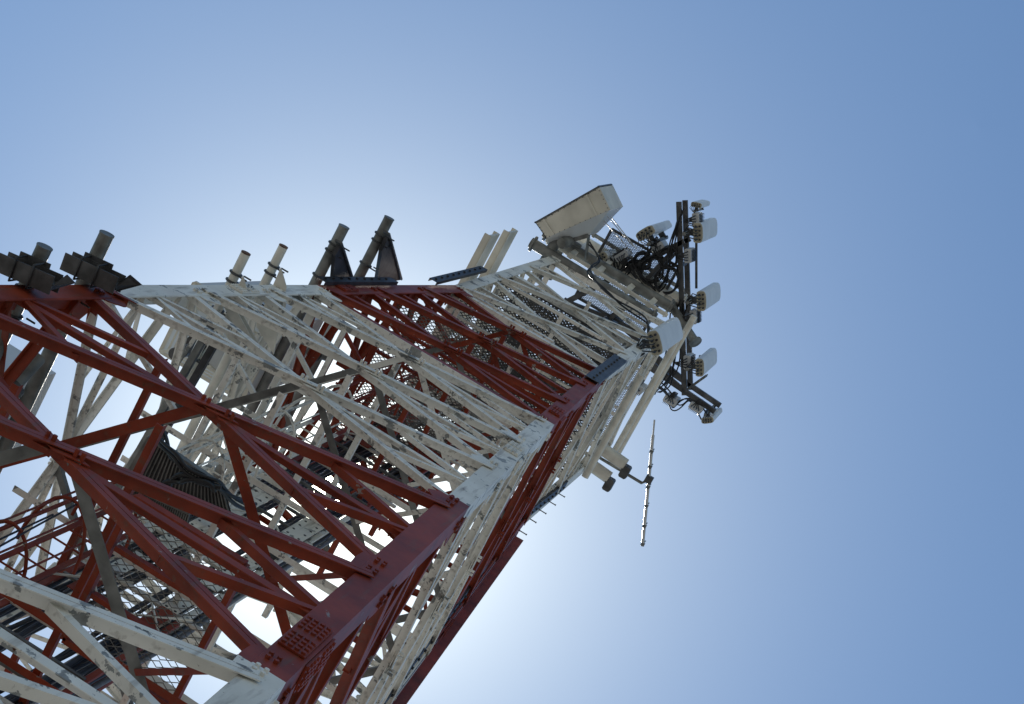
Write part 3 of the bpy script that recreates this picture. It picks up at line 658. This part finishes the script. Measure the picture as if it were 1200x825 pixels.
# ---------------------------------------------------------------- yagi antenna
zy = 41.6
y0, y1 = oz(767, 492, zy), oz(753, 640, zy)
yg = thing('yagi_antenna', 'slender silver yagi antenna with short cross elements hanging in clear sky', 'antenna', tuple(y0.lerp(y1, .47)))
b = MB(); b.tube([y0, y0.lerp(y1, .3)], .02, 8); b.tube([y0.lerp(y1, .12), y1], .035, 10); b.build('boom', BRIGHT, yg)
for f in (.25, .37, .53, .68, .84, .985):
    c_ = y0.lerp(y1, f); b = MB(); b.tube([c_+V((0, 0, -.14)), c_+V((0, 0, .34))], .014, 6); b.box(c_, .08, .07, .07); b.build('element', ZINC, yg)
c_ = y0.lerp(y1, .47); b = MB(); b.box(c_, .16, .16, .14); b.build('clamp', DARK, yg)
b = MB(); sa = oz(697, 533, zy); b.tube([sa, oz(752, 566, zy), c_], .035, 8); b.build('support_arm', ZINC, yg)
for i, (a_, c_, lab) in enumerate((((683, 538), (714, 560), 'short cream cylinder below the tower head, nearer the yagi arm foot'), ((703, 524), (733, 545), 'short cream cylinder just above its twin by the yagi arm'))):
    t = thing('canister_antenna', lab, 'antenna', tuple(oz(*a_, zy-.3))); b = MB(); p_, q_ = oz(*a_, zy-.3), oz(*c_, zy-.3); b.tube([p_, q_], .14, 16); b.build('cylinder', WPIPE, t)
    d = (q_-p_).normalized(); b = MB(); b.box(q_+d*.06+V((0, -.12, 0)), .18, .28, .24, ch=.03); b.build('end_bracket', DARK, t)
# ---------------------------------------------------------------- slatted cable tray and other bits inside the tower
zt_ = 20.6
for cs, lab in ((((178, 512), (262, 570), (272, 606), (150, 560)), 'grey ribbed sheet tray under the black cables inside the tower'),
                (((160, 570), (225, 600), (218, 622), (150, 592)), 'smaller grey ribbed sheet tray partly hidden under the red beam')):
    q = [on(*c_, 2, zt_) for c_ in cs]; t = thing('ribbed_tray', lab, 'cable tray', tuple(q[0]))
    b = MB(); b.plate(q, .015, V((0, 0, 1))); b.build('sheet', DARK, t)
    b = MB(); nr = 26
    for i in range(nr): f = (i+.5)/nr; b.bar(q[0].lerp(q[1], f)-V((0, 0, .02)), q[3].lerp(q[2], f)-V((0, 0, .012)), .014, .024)
    b.build('ribs', ZINC, t)
    for a_, c_ in ((0, 1), (3, 2), (0, 3)): b = MB(); b.bar(q[a_]-V((0, 0, .03)), q[c_]-V((0, 0, .03)), .05, .09); b.build('edge_beam', ZINC, t)
loose('fat black cable bundle sweeping over the ribbed tray', [on(186, 498, 2, 20.5), on(192, 520, 2, 20.2), on(215, 545, 2, 20.1), on(245, 560, 2, 20.1), on(268, 580, 2, 20.4), on(300, 590, 2, 21)], n=3, r=.022, sp=.04)
loose('black corrugated cable arching along the lower edge of the ribbed tray', [on(195, 570, 2, 20.2), on(212, 562, 2, 20.1), on(235, 563, 2, 20.1), on(255, 575, 2, 20.1)], n=2, r=.03, sp=.02)
# mast posts with cable in front of the pale horn
a_, c_ = on(150, 580, 0, 1.9), on(262, 385, 0, 1.9)
for i, dx in enumerate((0, .16)):
    b = MB(); b.bar(a_+V((dx, 0, 0)), c_+V((dx, 0, 0)), .09, .09); tag(b.build('tray_post', ZINC if i else BLACKST), ('dark post rising from the ribbed tray towards the horn', 'grey post beside the dark one rising from the ribbed tray')[i], 'post')
# wide white channels on the far side, bottom
for i, (a_, c_) in enumerate((((225, 752), (320, 812)), ((120, 765), (230, 840)))):
    p_, q_ = on(*a_, 1, -2.4), on(*c_, 1, -2.4); t = thing('wide_channel', ('wide white steel channel across the far side at the lower edge', 'wide white steel channel at the bottom edge under the black cables')[i], 'channel', tuple(p_))
    channel(p_, q_, .3, .12, V((0, .5, -.85)).normalized(), HORNG, 'channel', t, .012)
# white flat crossbars inside
# thin wires lower left
for i, (a_, c_) in enumerate((((0, 632), (62, 603)), ((0, 640), (95, 588)))):
    b = MB(); p_, q_ = on(*a_, 1, .9), on(*c_, 1, .9); b.tube([p_, p_.lerp(q_, .5)+V((0, 0, -.05)), q_], .011, 6); tag(b.build('thin_wire', RUBBER), ('upper thin dark wire crossing the ladder at the left edge', 'lower thin dark wire crossing the ladder at the left edge')[i], 'wire')
# ---------------------------------------------------------------- camera, sun, sky
cam = bpy.data.cameras.new('camera'); co = bpy.data.objects.new('camera', cam); C.objects.link(co)
M = Matrix((RT, UP, -FW)).transposed().to_4x4(); M.translation = CAM; co.matrix_world = M
cam.sensor_width = 36; cam.lens = F0/1200*36; cam.clip_end = 10000; cam.clip_start = .1; bpy.context.scene.camera = co
SD = ray(388, 570); el = math.asin(SD.z); az = math.atan2(SD.x, SD.y)
sl = bpy.data.lights.new('sun', 'SUN'); so = bpy.data.objects.new('sun', sl); C.objects.link(so); sl.energy = 3.8; sl.angle = R(.5); sl.color = (1, .95, .88)
so.rotation_euler = SD.to_track_quat('Z', 'Y').to_euler()
w = bpy.data.worlds.new('World'); bpy.context.scene.world = w; w.use_nodes = True; N = w.node_tree.nodes; L = w.node_tree.links
sk = N.new('ShaderNodeTexSky'); sk.sky_type = 'NISHITA'; sk.sun_disc = False; sk.sun_elevation = el; sk.sun_rotation = az; sk.air_density = 1.6; sk.dust_density = .2; sk.ozone_density = 3.5; sk.altitude = 200
bg = N['Background']; bg.inputs['Strength'].default_value = .1
tn = N.new('ShaderNodeMix'); tn.data_type = 'RGBA'; tn.blend_type = 'MULTIPLY'; tn.inputs[0].default_value = 1; tn.inputs[7].default_value = (.85, .995, 1.07, 1)
L.new(sk.outputs[0], tn.inputs[6]); L.new(tn.outputs[2], bg.inputs['Color'])
# the sun itself, seen in the sky, with its bright aureole
tc = N.new('ShaderNodeTexCoord'); dt = N.new('ShaderNodeVectorMath'); dt.operation = 'DOT_PRODUCT'; dt.inputs[1].default_value = tuple(SD)
nm = N.new('ShaderNodeVectorMath'); nm.operation = 'NORMALIZE'; L.new(tc.outputs['Generated'], nm.inputs[0]); L.new(nm.outputs[0], dt.inputs[0])
ac = N.new('ShaderNodeMath'); ac.operation = 'ARCCOSINE'; L.new(dt.outputs['Value'], ac.inputs[0])
def term(scale_deg, power, amp):
    a = N.new('ShaderNodeMath'); a.operation = 'DIVIDE'; L.new(ac.outputs[0], a.inputs[0]); a.inputs[1].default_value = R(scale_deg)
    p = N.new('ShaderNodeMath'); p.operation = 'POWER'; L.new(a.outputs[0], p.inputs[0]); p.inputs[1].default_value = power
    q = N.new('ShaderNodeMath'); q.operation = 'MULTIPLY'; L.new(p.outputs[0], q.inputs[0]); q.inputs[1].default_value = -1
    e = N.new('ShaderNodeMath'); e.operation = 'EXPONENT'; L.new(q.outputs[0], e.inputs[0])
    m = N.new('ShaderNodeMath'); m.operation = 'MULTIPLY'; L.new(e.outputs[0], m.inputs[0]); m.inputs[1].default_value = amp; return m
def plus(a, b):
    m = N.new('ShaderNodeMath'); m.operation = 'ADD'; L.new(a.outputs[0], m.inputs[0]); L.new(b.outputs[0], m.inputs[1]); return m
s = plus(plus(term(.95, 6, 40.), term(1.6, 1., 1.6)), term(4.8, 1., 1.45))
bg2 = N.new('ShaderNodeBackground'); bg2.inputs["Color"].default_value = (1.06, 1.04, .80, 1); L.new(s.outputs[0], bg2.inputs['Strength'])
ad = N.new('ShaderNodeAddShader'); L.new(bg.outputs[0], ad.inputs[0]); L.new(bg2.outputs[0], ad.inputs[1]); L.new(ad.outputs[0], N['World Output'].inputs['Surface'])
sc = bpy.context.scene; sc.view_settings.view_transform = 'Standard'; sc.view_settings.look = 'None'; sc.view_settings.exposure = 0.; sc.view_settings.gamma = 1
